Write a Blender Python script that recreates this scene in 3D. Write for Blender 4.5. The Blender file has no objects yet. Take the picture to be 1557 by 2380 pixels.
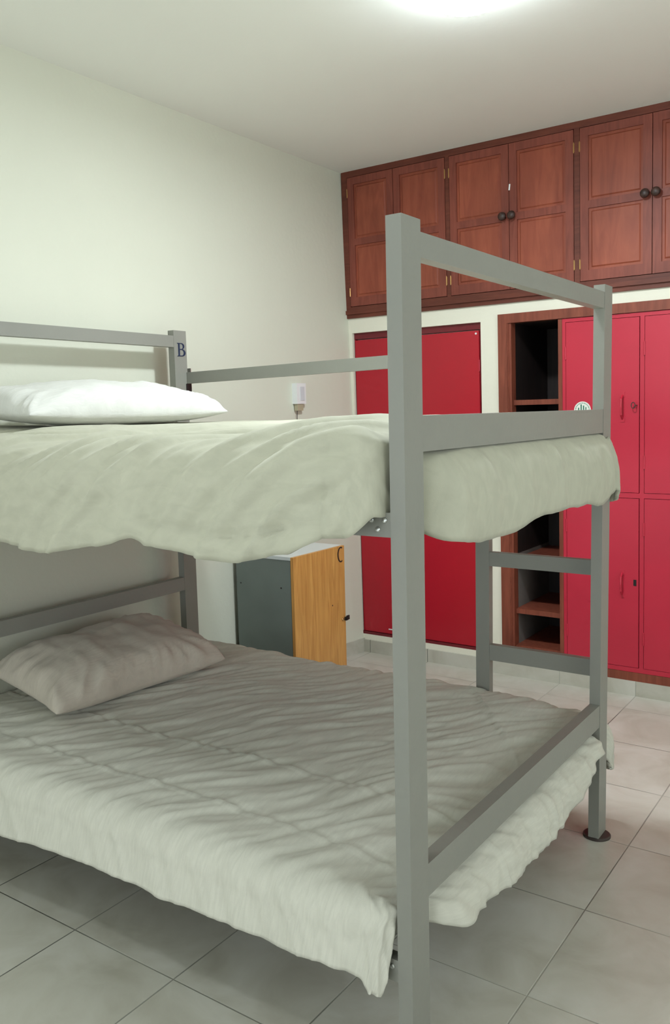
import bpy, bmesh, math, random
from mathutils import Vector, Matrix, noise
from math import sin, cos, pi, radians
random.seed(7)
SC = bpy.context.scene
COL = SC.collection

# ------------------------------------------------------------------ helpers
def lerp(a, b, t): return a + (b - a) * t
def clamp(v, a=0.0, b=1.0): return max(a, min(b, v))
def sstep(a, b, v):
    t = clamp((v - a) / (b - a)) if a != b else (1.0 if v >= b else 0.0)
    return t * t * (3 - 2 * t)
def interp(pts, v):
    if v <= pts[0][0]: return pts[0][1]
    for (x0, y0), (x1, y1) in zip(pts, pts[1:]):
        if v <= x1:
            t = (v - x0) / (x1 - x0)
            t = t * t * (3 - 2 * t)
            return lerp(y0, y1, t)
    return pts[-1][1]

def world_loc(o):
    v = Vector((0, 0, 0))
    while o is not None:
        v += Vector(o.location); o = o.parent
    return v

def obj(name, bm, mat, parent=None, label=None, smooth=False, bevel=0.0, origin=None, bevel_seg=2):
    """bm is in world coordinates; the origin is moved to `origin` (world) or the parent's place."""
    if bevel:
        bmesh.ops.bevel(bm, geom=[e for e in bm.edges if len(e.link_faces) == 2 and e.calc_face_angle(0) > 0.6],
                        offset=bevel, segments=bevel_seg, affect='EDGES', profile=0.6)
    bmesh.ops.recalc_face_normals(bm, faces=bm.faces)
    pl = world_loc(parent) if parent else Vector((0, 0, 0))
    if origin is None: origin = pl
    origin = Vector(origin)
    bmesh.ops.translate(bm, verts=bm.verts, vec=-origin)
    me = bpy.data.meshes.new(name)
    bm.to_mesh(me); bm.free()
    if isinstance(mat, (list, tuple)):
        for m in mat: me.materials.append(m)
    else:
        me.materials.append(mat)
    if smooth:
        for p in me.polygons: p.use_smooth = True
    o = bpy.data.objects.new(name, me)
    COL.objects.link(o)
    if parent: o.parent = parent
    o.location = origin - pl
    if label: o['label'] = label
    return o

def thing(name, label, cat, loc, group=None):
    o = bpy.data.objects.new(name, None)
    o.empty_display_size = 0.1
    COL.objects.link(o); o.location = loc
    o['label'] = label; o['category'] = cat
    if group: o['group'] = group
    return o
def tag(o, label, cat, group=None):
    o['label'] = label; o['category'] = cat
    if group: o['group'] = group
    return o
def struct(o): o['kind'] = 'structure'; return o

def add_box(bm, x0, x1, y0, y1, z0, z1):
    vs = [bm.verts.new(p) for p in ((x0,y0,z0),(x1,y0,z0),(x1,y1,z0),(x0,y1,z0),(x0,y0,z1),(x1,y0,z1),(x1,y1,z1),(x0,y1,z1))]
    for f in ((0,3,2,1),(4,5,6,7),(0,1,5,4),(1,2,6,5),(2,3,7,6),(3,0,4,7)):
        bm.faces.new([vs[i] for i in f])
    return vs
def box(*b):
    bm = bmesh.new(); add_box(bm, *b); return bm
def boxes(lst):
    bm = bmesh.new()
    for b in lst: add_box(bm, *b)
    return bm
def add_beam(bm, p, q, w, h, up=(0, 0, 1)):
    """rectangular bar from p to q, w across, h along up"""
    p = Vector(p); q = Vector(q); d = (q - p).normalized(); up = Vector(up)
    s = d.cross(up).normalized(); u = s.cross(d).normalized()
    vs = []
    for c in (p, q):
        for a, b in ((-1,-1),(1,-1),(1,1),(-1,1)):
            vs.append(bm.verts.new(c + s * (w/2*a) + u * (h/2*b)))
    for f in ((0,1,2,3),(7,6,5,4),(0,4,5,1),(1,5,6,2),(2,6,7,3),(3,7,4,0)):
        bm.faces.new([vs[i] for i in f])
def lathe(prof, axis_o, axis='z', seg=28, cap=True):
    """prof: list (r, h) from bottom to top"""
    bm = bmesh.new(); rings = []
    def P(r, h, a):
        c, s = cos(a) * r, sin(a) * r
        if axis == 'z': v = (c, s, h)
        elif axis == 'x': v = (h, c, s)
        else: v = (c, h, s)
        return Vector(axis_o) + Vector(v)
    for r, h in prof:
        rings.append([bm.verts.new(P(max(r, 1e-5), h, 2*pi*i/seg)) for i in range(seg)])
    for a, b in zip(rings, rings[1:]):
        for i in range(seg):
            bm.faces.new((a[i], a[(i+1) % seg], b[(i+1) % seg], b[i]))
    if cap:
        bm.faces.new(rings[0]); bm.faces.new(rings[-1])
    return bm
def add_tube(bm, pts, r, seg=8):
    pts = [Vector(p) for p in pts]; rings = []
    n = None
    for i, p in enumerate(pts):
        d = ((pts[i+1] if i < len(pts)-1 else p) - (pts[i-1] if i else p)).normalized()
        if n is None:
            n = d.orthogonal().normalized()
        n = (n - d * n.dot(d)).normalized(); b = d.cross(n)
        rings.append([bm.verts.new(p + n*cos(2*pi*k/seg)*r + b*sin(2*pi*k/seg)*r) for k in range(seg)])
    for a, c in zip(rings, rings[1:]):
        for k in range(seg):
            bm.faces.new((a[k], a[(k+1) % seg], c[(k+1) % seg], c[k]))
    bm.faces.new(rings[0]); bm.faces.new(rings[-1])
def glyph(name, splines, M, depth, mat, parent):
    """extruded 2D outline (list of closed point lists, holes included); M maps (u,v,w) to the world"""
    cu = bpy.data.curves.new(name, 'CURVE'); cu.dimensions = '2D'; cu.fill_mode = 'BOTH'; cu.extrude = depth/2
    for s in splines:
        sp = cu.splines.new('POLY'); sp.points.add(len(s)-1); sp.use_cyclic_u = True
        for i, (u, v) in enumerate(s): sp.points[i].co = (u, v, 0, 1)
    tmp = bpy.data.objects.new(name, cu)
    me = bpy.data.meshes.new_from_object(tmp)
    bpy.data.objects.remove(tmp); bpy.data.curves.remove(cu)
    bm = bmesh.new(); bm.from_mesh(me); bpy.data.meshes.remove(me)
    bmesh.ops.transform(bm, matrix=M, verts=bm.verts)
    return obj(name, bm, mat, parent)
def arc(cx, cy, rx, ry, a0, a1, n=14):
    return [(cx + rx*cos(radians(lerp(a0, a1, i/n))), cy + ry*sin(radians(lerp(a0, a1, i/n)))) for i in range(n+1)]

# ------------------------------------------------------------------ materials
def nodes(name):
    m = bpy.data.materials.new(name); m.use_nodes = True
    nt = m.node_tree; b = nt.nodes['Principled BSDF']
    return m, nt, b
def N(nt, t, **kw):
    n = nt.nodes.new(t)
    for k, v in kw.items():
        if k.startswith('i_'):
            n.inputs[k[2:].replace('_', ' ')].default_value = v
        else: setattr(n, k, v)
    return n
def ramp(nt, stops):
    r = nt.nodes.new('ShaderNodeValToRGB')
    els = r.color_ramp.elements
    while len(els) < len(stops): els.new(0.5)
    for e, (p, c) in zip(els, stops):
        e.position = p; e.color = (c[0], c[1], c[2], 1)
    return r
def paint(name, c, rough=0.5, var=0.06, scale=6.0, bump=0.0, bscale=120, metal=0.0, spec=0.5, coat=0.0):
    m, nt, b = nodes(name)
    tc = N(nt, 'ShaderNodeTexCoord'); nz = N(nt, 'ShaderNodeTexNoise'); nz.inputs['Scale'].default_value = scale
    nz.inputs['Detail'].default_value = 5
    nt.links.new(tc.outputs['Object'], nz.inputs['Vector'])
    r = ramp(nt, [(0.3, [v*(1-var) for v in c]), (0.7, [min(1, v*(1+var)) for v in c])])
    nt.links.new(nz.outputs['Fac'], r.inputs['Fac']); nt.links.new(r.outputs['Color'], b.inputs['Base Color'])
    b.inputs['Roughness'].default_value = rough; b.inputs['Metallic'].default_value = metal
    b.inputs['Specular IOR Level'].default_value = spec
    b.inputs['Coat Weight'].default_value = coat
    if bump:
        n2 = N(nt, 'ShaderNodeTexNoise'); n2.inputs['Scale'].default_value = bscale; n2.inputs['Detail'].default_value = 4
        bp = N(nt, 'ShaderNodeBump'); bp.inputs['Strength'].default_value = bump; bp.inputs['Distance'].default_value = 0.01
        nt.links.new(tc.outputs['Object'], n2.inputs['Vector']); nt.links.new(n2.outputs['Fac'], bp.inputs['Height'])
        nt.links.new(bp.outputs['Normal'], b.inputs['Normal'])
    return m
def wood(name, dark, light, rough=0.4, axis='z', stretch=14, scale=1.0, blotch=0.25, spec=0.5, dist=1.5):
    m, nt, b = nodes(name)
    tc = N(nt, 'ShaderNodeTexCoord'); mp = N(nt, 'ShaderNodeMapping')
    s = [stretch*scale]*3; s['xyz'.index(axis)] = 1.2*scale
    mp.inputs['Scale'].default_value = s
    nz = N(nt, 'ShaderNodeTexNoise'); nz.inputs['Scale'].default_value = 2.5; nz.inputs['Detail'].default_value = 8
    nz.inputs['Distortion'].default_value = dist
    n2 = N(nt, 'ShaderNodeTexNoise'); n2.inputs['Scale'].default_value = 3.0; n2.inputs['Detail'].default_value = 3
    nt.links.new(tc.outputs['Object'], mp.inputs['Vector']); nt.links.new(mp.outputs['Vector'], nz.inputs['Vector'])
    nt.links.new(tc.outputs['Object'], n2.inputs['Vector'])
    r = ramp(nt, [(0.3, dark), (0.72, light)])
    nt.links.new(nz.outputs['Fac'], r.inputs['Fac'])
    r2 = ramp(nt, [(0.3, [1-blotch]*3), (0.7, [1, 1, 1])])
    nt.links.new(n2.outputs['Fac'], r2.inputs['Fac'])
    mx = N(nt, 'ShaderNodeMix', data_type='RGBA', blend_type='MULTIPLY'); mx.inputs[0].default_value = 1
    nt.links.new(r.outputs['Color'], mx.inputs[6]); nt.links.new(r2.outputs['Color'], mx.inputs[7])
    nt.links.new(mx.outputs[2], b.inputs['Base Color'])
    b.inputs['Roughness'].default_value = rough; b.inputs['Specular IOR Level'].default_value = spec
    bp = N(nt, 'ShaderNodeBump'); bp.inputs['Strength'].default_value = 0.12; bp.inputs['Distance'].default_value = 0.004
    nt.links.new(nz.outputs['Fac'], bp.inputs['Height']); nt.links.new(bp.outputs['Normal'], b.inputs['Normal'])
    return m

def tile_floor(name, T=0.3883, U=0.4291, X0=1.6923, Y0=-1.9201, zonly=False):
    m, nt, b = nodes(name)
    tc = N(nt, 'ShaderNodeTexCoord'); sp = N(nt, 'ShaderNodeSeparateXYZ')
    nt.links.new(tc.outputs['Object'], sp.inputs[0])
    def math_(op, a, bb=None, c=None):
        n = N(nt, 'ShaderNodeMath', operation=op)
        for i, v in enumerate((a, bb, c)):
            if v is None: continue
            if isinstance(v, (int, float)): n.inputs[i].default_value = v
            else: nt.links.new(v, n.inputs[i])
        return n.outputs[0]
    def line(sock, p, off, w):
        q = math_('DIVIDE', math_('SUBTRACT', sock, off), p)
        fr = math_('FRACT', q); cell = math_('FLOOR', q)
        d = math_('MULTIPLY', math_('MINIMUM', fr, math_('SUBTRACT', 1.0, fr)), p)
        return d, cell
    dx, cx = line(sp.outputs['X'], T, X0, 0)
    if zonly:
        d = dx; cy = 0.0
    else:
        dy, cy = line(sp.outputs['Y'], U, Y0, 0)
        d = math_('MINIMUM', dx, dy)
    mr = N(nt, 'ShaderNodeMapRange', interpolation_type='SMOOTHSTEP')
    mr.inputs['From Min'].default_value = 0.0008; mr.inputs['From Max'].default_value = 0.0028
    nt.links.new(d, mr.inputs['Value'])        # 0 in the joint, 1 on the tile
    cmb = N(nt, 'ShaderNodeCombineXYZ')
    nt.links.new(cx, cmb.inputs[0])
    if not zonly: nt.links.new(cy, cmb.inputs[1])
    wn = N(nt, 'ShaderNodeTexWhiteNoise'); nt.links.new(cmb.outputs[0], wn.inputs['Vector'])
    # the mottling shifts from tile to tile
    off = N(nt, 'ShaderNodeVectorMath', operation='MULTIPLY_ADD')
    off.inputs[1].default_value = (7, 7, 7)
    nt.links.new(wn.outputs['Color'], off.inputs[0]); nt.links.new(tc.outputs['Object'], off.inputs[2])
    n1 = N(nt, 'ShaderNodeTexNoise'); n1.inputs['Scale'].default_value = 5.0; n1.inputs['Detail'].default_value = 7
    n1.inputs['Distortion'].default_value = 0.6; n1.inputs['Roughness'].default_value = 0.55
    nt.links.new(off.outputs[0], n1.inputs['Vector'])
    r = ramp(nt, [(0.28, (0.42, 0.40, 0.33)), (0.5, (0.52, 0.505, 0.435)), (0.74, (0.60, 0.59, 0.53))])
    nt.links.new(n1.outputs['Fac'], r.inputs['Fac'])
    n3 = N(nt, 'ShaderNodeTexNoise'); n3.inputs['Scale'].default_value = 1.1
    nt.links.new(tc.outputs['Object'], n3.inputs['Vector'])
    jr = ramp(nt, [(0.42, (0.10, 0.10, 0.085)), (0.6, (0.42, 0.42, 0.36))])   # joints: grimy here, pale there
    nt.links.new(n3.outputs['Fac'], jr.inputs['Fac'])
    mx = N(nt, 'ShaderNodeMix', data_type='RGBA')
    nt.links.new(mr.outputs[0], mx.inputs[0]); nt.links.new(jr.outputs['Color'], mx.inputs[6]); nt.links.new(r.outputs['Color'], mx.inputs[7])
    nt.links.new(mx.outputs[2], b.inputs['Base Color'])
    b.inputs['Roughness'].default_value = 0.34
    bp = N(nt, 'ShaderNodeBump'); bp.inputs['Strength'].default_value = 0.5; bp.inputs['Distance'].default_value = 0.002
    nt.links.new(mr.outputs[0], bp.inputs['Height']); nt.links.new(bp.outputs['Normal'], b.inputs['Normal'])
    return m

def fabric(name, c, crinkle=0.5, axis=0, line_scale=55, weave=0.25, sheen=0.15):
    """cotton seersucker: fine rows of puckers plus a weave"""
    m, nt, b = nodes(name)
    tc = N(nt, 'ShaderNodeTexCoord')
    mp = N(nt, 'ShaderNodeMapping'); s = [6, 6, 6]; s[axis] = line_scale
    mp.inputs['Scale'].default_value = s
    nz = N(nt, 'ShaderNodeTexNoise'); nz.inputs['Scale'].default_value = 3.0; nz.inputs['Detail'].default_value = 4
    nz.inputs['Distortion'].default_value = 0.8
    nt.links.new(tc.outputs['UV'], mp.inputs['Vector']); nt.links.new(mp.outputs['Vector'], nz.inputs['Vector'])
    n2 = N(nt, 'ShaderNodeTexNoise'); n2.inputs['Scale'].default_value = 500
    nt.links.new(tc.outputs['UV'], n2.inputs['Vector'])
    n3 = N(nt, 'ShaderNodeTexNoise'); n3.inputs['Scale'].default_value = 9; n3.inputs['Detail'].default_value = 6
    nt.links.new(tc.outputs['UV'], n3.inputs['Vector'])
    b1 = N(nt, 'ShaderNodeBump'); b1.inputs['Strength'].default_value = crinkle; b1.inputs['Distance'].default_value = 0.006
    b2 = N(nt, 'ShaderNodeBump'); b2.inputs['Strength'].default_value = weave; b2.inputs['Distance'].default_value = 0.001
    b3 = N(nt, 'ShaderNodeBump'); b3.inputs['Strength'].default_value = crinkle*0.6; b3.inputs['Distance'].default_value = 0.012
    nt.links.new(nz.outputs['Fac'], b1.inputs['Height']); nt.links.new(n2.outputs['Fac'], b2.inputs['Height'])
    nt.links.new(n3.outputs['Fac'], b3.inputs['Height'])
    nt.links.new(b3.outputs['Normal'], b1.inputs['Normal']); nt.links.new(b1.outputs['Normal'], b2.inputs['Normal'])
    nt.links.new(b2.outputs['Normal'], b.inputs['Normal'])
    r = ramp(nt, [(0.35, [v*0.95 for v in c]), (0.65, [min(1, v*1.03) for v in c])])
    nt.links.new(nz.outputs['Fac'], r.inputs['Fac']); nt.links.new(r.outputs['Color'], b.inputs['Base Color'])
    b.inputs['Roughness'].default_value = 0.85
    b.inputs['Sheen Weight'].default_value = sheen
    b.inputs['Specular IOR Level'].default_value = 0.2
    return m

def emitter(name, c, strength):
    m, nt, b = nodes(name)
    b.inputs['Base Color'].default_value = (0.9, 0.9, 0.9, 1)
    b.inputs['Emission Color'].default_value = (*c, 1); b.inputs['Emission Strength'].default_value = strength
    return m

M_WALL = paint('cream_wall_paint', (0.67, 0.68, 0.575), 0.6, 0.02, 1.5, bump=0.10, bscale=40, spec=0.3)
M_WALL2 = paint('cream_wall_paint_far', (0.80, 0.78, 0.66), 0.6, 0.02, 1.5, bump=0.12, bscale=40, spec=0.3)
M_CEIL = paint('white_ceiling_paint', (0.83, 0.84, 0.79), 0.7, 0.02, 1.0, bump=0.06, bscale=30, spec=0.2)
M_FLOOR = tile_floor('ceramic_floor_tiles')
M_BASE = tile_floor('ceramic_skirting_tiles', zonly=True)
M_GREY = paint('grey_bed_enamel', (0.252, 0.252, 0.222), 0.42, 0.03, 3.0, bump=0.05, bscale=60)
M_RED = paint('red_enamel', (0.52, 0.022, 0.050), 0.32, 0.06, 2.2, bump=0.03, bscale=25, spec=0.5)
M_REDD = paint('red_enamel_door', (0.44, 0.008, 0.022), 0.34, 0.06, 1.6, bump=0.03, bscale=25)
M_CAB = wood('red_brown_cabinet_wood', (0.21, 0.050, 0.033), (0.295, 0.078, 0.050), 0.5, 'z', 12, blotch=0.32, spec=0.35)
M_CABP = wood('red_brown_panel_wood', (0.28, 0.064, 0.036), (0.38, 0.098, 0.052), 0.5, 'z', 8, blotch=0.30, spec=0.35)
M_CABF = wood('red_brown_frame_wood', (0.12, 0.030, 0.018), (0.20, 0.052, 0.030), 0.5, 'x', 12, blotch=0.35, spec=0.35)
M_WARD = wood('wardrobe_frame_wood', (0.19, 0.046, 0.026), (0.29, 0.078, 0.044), 0.5, 'z', 12, blotch=0.25, spec=0.35)
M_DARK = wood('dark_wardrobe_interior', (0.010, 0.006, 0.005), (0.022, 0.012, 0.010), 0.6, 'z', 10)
M_PLAST = paint('lit_plaster_side', (0.16, 0.14, 0.125), 0.8, 0.2, 5)
M_PINE = wood('orange_pine', (0.52, 0.235, 0.055), (0.72, 0.39, 0.11), 0.42, 'z', 20, blotch=0.15)
M_LGREY = paint('dark_grey_cabinet_paint', (0.165, 0.195, 0.175), 0.5, 0.08, 5.0, bump=0.04)
M_LTOP = paint('pale_cabinet_top', (0.62, 0.66, 0.64), 0.4, 0.03)
M_BRASS = paint('brass', (0.60, 0.38, 0.16), 0.3, 0.05, metal=1.0)
M_STEEL = paint('zinc_steel', (0.55, 0.56, 0.54), 0.35, 0.05, metal=0.9)
M_BLACK = paint('black_plastic', (0.012, 0.012, 0.012), 0.4)
M_KNOB = wood('dark_turned_wood', (0.02, 0.010, 0.008), (0.09, 0.042, 0.030), 0.45, 'y')
M_NAVY = paint('navy_letter_paint', (0.010, 0.022, 0.060), 0.5)
M_INK = paint('dark_brown_letter_paint', (0.020, 0.012, 0.012), 0.5)
M_WHITEP = paint('white_plastic', (0.80, 0.82, 0.82), 0.35, 0.01)
M_BEIGEP = paint('yellowed_plastic', (0.42, 0.38, 0.26), 0.5)
M_PAPER = paint('white_sticker_paper', (0.80, 0.82, 0.74), 0.5, 0.01)
M_GREENI = paint('green_sticker_ink', (0.03, 0.17, 0.11), 0.5)
M_RUST = paint('dark_iron_disc', (0.055, 0.040, 0.034), 0.55, 0.15)
M_MATT = paint('mattress_ticking', (0.20, 0.20, 0.18), 0.9)
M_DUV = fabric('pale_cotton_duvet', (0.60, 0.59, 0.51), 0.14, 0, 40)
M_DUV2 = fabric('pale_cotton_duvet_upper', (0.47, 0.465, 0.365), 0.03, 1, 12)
M_PIL = fabric('beige_cotton_pillow', (0.54, 0.485, 0.41), 0.22, 1, 60)
M_PIL2 = fabric('white_cotton_pillow', (0.68, 0.68, 0.64), 0.3, 1, 60)
M_LAMP = emitter('lit_lamp_diffuser', (0.84, 0.95, 1.0), 42.0)
M_LAMP2 = emitter('lit_dimmer_lamp_diffuser', (0.86, 0.97, 1.0), 10.0)

# ------------------------------------------------------------------ dimensions
HC = 2.785
def shear(bm, k=0.013, z0=1.9):       # the end wall and what is built into it lean a touch
    for v in bm.verts: v.co.x += k * (z0 - v.co.z)
    return bm

# ------------------------------------------------------------------ room
XR, YB = 4.6, -5.7
struct(obj('floor', box(-0.15, XR+0.12, YB-0.12, 0.6, -0.10, 0.0), M_FLOOR))
struct(obj('ceiling', box(-0.15, XR+0.12, YB-0.12, 0.6, HC, HC+0.10), M_CEIL))
bm = bmesh.new()
ny, nz_ = 36, 14
g = []
for i in range(ny+1):
    y = lerp(YB, 0.0, (i/ny)**0.6)
    row = []
    for j in range(nz_+1):
        z = lerp(0, HC, j/nz_)
        lean = 0.088 * (1 - z/HC) * sstep(-0.75, 0.10, y) * 1.05
        row.append(bm.verts.new((lean, y, z)))
    g.append(row)
for i in range(ny):
    for j in range(nz_):
        bm.faces.new((g[i][j], g[i+1][j], g[i+1][j+1], g[i][j+1]))
back = [bm.verts.new((-0.14, y, z)) for y, z in ((YB,0),(0,0),(0,HC),(YB,HC))]
bm.faces.new(back)
bm.faces.new([r[0] for r in g][::-1] + [back[0], back[1]])
bm.faces.new([r[-1] for r in g] + [back[2], back[3]])
bm.faces.new(g[0] + [back[3], back[0]])
bm.faces.new(g[-1][::-1] + [back[1], back[2]])
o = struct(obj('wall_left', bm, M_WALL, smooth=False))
WR = (-3.9, -1.3, 0.95, 2.35)      # opening added for fill light, right wall: y0, y1, z0, z1
WB = (0.3, 3.3, 0.15, 2.05)        # second added fill-light opening, back wall: x0, x1, z0, z1
bm = boxes([(XR, XR+0.12, YB-0.12, WR[0], 0, HC), (XR, XR+0.12, WR[1], 0.6, 0, HC), (XR, XR+0.12, WR[0], WR[1], 0, WR[2]), (XR, XR+0.12, WR[0], WR[1], WR[3], HC)])
struct(obj('wall_right', bm, M_WALL))
bm = boxes([(-0.14, WB[0], YB-0.12, YB, 0, HC), (WB[1], XR, YB-0.12, YB, 0, HC), (WB[0], WB[1], YB-0.12, YB, 0, WB[2]), (WB[0], WB[1], YB-0.12, YB, WB[3], HC)])
struct(obj('wall_back', bm, M_WALL))
def window(name, axis, p, a0, a1, z0, z1):  # unseen opening with an area light inside, added to brighten the room
    bars = []
    for u0, u1, v0, v1 in ((a0, a1, z0, z0+0.05), (a0, a1, z1-0.05, z1), (a0, a0+0.05, z0+0.05, z1-0.05), (a1-0.05, a1, z0+0.05, z1-0.05), ((a0+a1)/2-0.02, (a0+a1)/2+0.02, z0+0.05, z1-0.05)):
        bars.append((p+0.03, p+0.07, u0, u1, v0, v1) if axis == 'x' else (u0, u1, p-0.07, p-0.03, v0, v1))
    struct(obj(name, boxes(bars), M_WHITEP))
    g = (p+0.048, p+0.052, a0+0.05, a1-0.05, z0+0.05, z1-0.05) if axis == 'x' else (a0+0.05, a1-0.05, p-0.052, p-0.048, z0+0.05, z1-0.05)
    gm, nt, b = nodes('fill_window_glass'); nt.nodes.remove(b)
    tr = nt.nodes.new('ShaderNodeBsdfTransparent'); nt.links.new(tr.outputs[0], nt.nodes['Material Output'].inputs[0])
    o = struct(obj(name + '_pane', box(*g), gm)); o.name = name.replace('window', 'window_pane'); o.parent = bpy.data.objects[name]
    o.name = 'pane'
    L = bpy.data.lights.new('added_fill_light', 'AREA'); L.shape = 'RECTANGLE'; L.size = a1-a0-0.1; L.size_y = z1-z0-0.1
    L.energy = FILL_W * (a1-a0)*(z1-z0)*(1.0 if axis == 'x' else 0.8); L.color = (0.90, 0.97, 1.0)
    lo = bpy.data.objects.new('added_fill_light', L); COL.objects.link(lo)
    if axis == 'x': lo.location = (p+0.02, (a0+a1)/2, (z0+z1)/2); lo.rotation_euler = (0, radians(90), 0); L.size, L.size_y = L.size_y, L.size
    else: lo.location = ((a0+a1)/2, p-0.02, (z0+z1)/2); lo.rotation_euler = (radians(90), 0, 0)
FILL_W = 5.6  # strength of the added fill light
window('window_1', 'x', XR, *WR)
window('window_2', 'y', YB, *WB)
CX0, CX1 = 0.018, 2.56
WT = 0.55
bm = bmesh.new()
for r in ((-0.14, 0.0, 1.968, HC), (-0.14, CX0, 1.968, HC), (CX1, XR, 1.968, HC), (-0.14, XR, 1.914, 1.968), (-0.14, 0.052, 0, 1.914),
          (0.052, 0.862, 1.885, 1.914), (0.052, 0.862, 0, 0.107), (0.862, 0.963, 0, 1.914), (0.963, CX1, 0, 0.072), (CX1, XR, 0, 1.914)):
    add_box(bm, r[0], r[1], 0.0, WT, r[2], r[3])
add_box(bm, 0.052, 0.862, 0.06, WT, 0.107, 1.885)
shear(bm)
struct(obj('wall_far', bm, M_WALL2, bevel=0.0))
# skirting tiles
struct(obj('baseboard_far', box(0.08, XR, -0.010, 0.0, 0.0, 0.075), M_BASE, bevel=0.002))
bm = bmesh.new()
for i in range(12):
    y0, y1 = lerp(-5.5, 0, i/12), lerp(-5.5, 0, (i+1)/12)
    def wl(y): return 0.0924 * sstep(-0.75, 0.10, y)
    z1 = 0.082
    vs = [bm.verts.new(p) for p in ((wl(y0), y0, 0), (wl(y1), y1, 0), (wl(y1)*.97, y1, z1), (wl(y0)*.97, y0, z1),
                                    (wl(y0)+.010, y0, 0), (wl(y1)+.010, y1, 0), (wl(y1)*.97+.010, y1, z1), (wl(y0)*.97+.010, y0, z1))]
    for f in ((0,1,2,3),(7,6,5,4),(0,4,5,1),(1,5,6,2),(2,6,7,3),(3,7,4,0)): bm.faces.new([vs[k] for k in f])
struct(obj('baseboard_left', bm, M_BASE))

# ------------------------------------------------------------------ overhead cabinet
cab = thing('overhead_cabinet', 'long reddish-brown wooden overhead cabinet under the ceiling with panelled doors', 'cabinet', (1.0, 0, 1.968))
FR = 0.0
bm = bmesh.new()
y0, y1 = -0.012, 0.02
add_box(bm, CX0, CX1, y0, y1, 1.968, 2.032)
add_box(bm, CX0, CX1, y0, y1, 2.752, HC)
for a, b_ in ((CX0, 0.056), (0.677, 0.700), (1.371, 1.398), (2.073, 2.100), (2.535, CX1)):
    add_box(bm, a, b_, y0, y1, 2.032, 2.752)
add_box(bm, CX0, CX1, y0-0.010, y0, 1.990, 2.012)      # moulding strip along the bottom rail
shear(bm)
obj('frame', bm, M_CABF, cab, bevel=0.0015)
bm = boxes([(CX0, CX1, 0.022, 0.45, 1.968, 1.985), (CX0, CX1, 0.022, 0.45, 2.768, HC), (CX0, CX0+0.016, 0.022, 0.45, 1.985, 2.768),
            (CX1-0.016, CX1, 0.022, 0.45, 1.985, 2.768), (CX0, CX1, 0.45, 0.46, 1.968, HC)])
shear(bm); obj('carcass', bm, M_DARK, cab)

def panel_door(x0, x1, knob, hinge_side, up_lbl=None):
    """frame-and-panel door: two sunk panels with raised moulding"""
    z0, z1 = 2.035, 2.749
    x0 += 0.0016; x1 -= 0.0016
    sw = 0.040
    yf, yb = -0.014, 0.006
    px0, px1 = x0+sw, x1-sw
    rows = ((z0, z0+0.050), (2.374, 2.410), (z1-0.040, z1))
    bm = bmesh.new()
    add_box(bm, x0, px0, yf, yb, z0, z1); add_box(bm, px1, x1, yf, yb, z0, z1)
    for a, b_ in rows: add_box(bm, px0, px1, yf, yb, a, b_)
    shear(bm)
    d = obj('door', bm, M_CAB, cab, bevel=0.0012, bevel_seg=1)
    for a, b_ in ((rows[0][1], rows[1][0]), (rows[1][1], rows[2][0])):
        bm = bmesh.new()
        # sunk field with a bevelled raised centre
        add_box(bm, px0, px1, yf+0.008, yb-0.002, a, b_)
        i = 0.012
        vs = [bm.verts.new(p) for p in ((px0+i, yf+0.008, a+i), (px1-i, yf+0.008, a+i), (px1-i, yf+0.008, b_-i), (px0+i, yf+0.008, b_-i),
                                        (px0+i+.006, yf+0.003, a+i+.006), (px1-i-.006, yf+0.003, a+i+.006), (px1-i-.006, yf+0.003, b_-i-.006), (px0+i+.006, yf+0.003, b_-i-.006))]
        for f in ((4,5,6,7),(0,1,5,4),(1,2,6,5),(2,3,7,6),(3,0,4,7)): bm.faces.new([vs[k] for k in f])
        shear(bm); obj('panel', bm, M_CABP, d)
    if knob:
        kx = (x1-0.026) if knob > 0 else (x0+0.020)
        kx += 0.013*(1.9-2.395)
        bm = lathe([(0.010, 0), (0.008, -0.010), (0.010, -0.014), (0.019, -0.020), (0.0215, -0.028), (0.019, -0.036), (0.010, -0.041), (0.001, -0.042)], (kx, yf, 2.395), 'y', 20)
        obj('knob', bm, M_KNOB, d, smooth=True)
    hx = x0-0.002 if hinge_side < 0 else x1+0.002
    for hz in (2.115, 2.665):
        bm = lathe([(0.0015, -0.025), (0.0026, -0.023), (0.0026, 0.023), (0.0015, 0.025)], (hx, yf-0.001, hz), 'z', 10)
        add_box(bm, hx-0.0035, hx+0.0035, yf-0.0003, yf+0.0015, hz-0.020, hz+0.020)
        shear(bm); obj('hinge', bm, M_BRASS, d, label='brass hinge')
    return d
for x0, x1, kn, hs in ((0.057, 0.358, 0, -1), (0.358, 0.676, 0, 1), (0.701, 1.036, 1, -1), (1.036, 1.370, -1, 1),
                       (1.399, 1.738, 1, -1), (1.738, 2.072, -1, 1), (2.101, 2.318, 1, -1), (2.318, 2.534, -1, 1)):
    d = panel_door(x0, x1, kn, hs)
    if abs(x0-1.036) < 1e-4:
        bm = box(x0+0.001, x0+0.008, -0.017, -0.014, 2.523, 2.553); bmesh.ops.rotate(bm, verts=bm.verts, cent=(x0, 0, 2.54), matrix=Matrix.Rotation(0.12, 3, 'Y')); shear(bm)
        obj('paint_chip', bm, M_WHITEP, d, label='white chip on the door edge')

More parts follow.
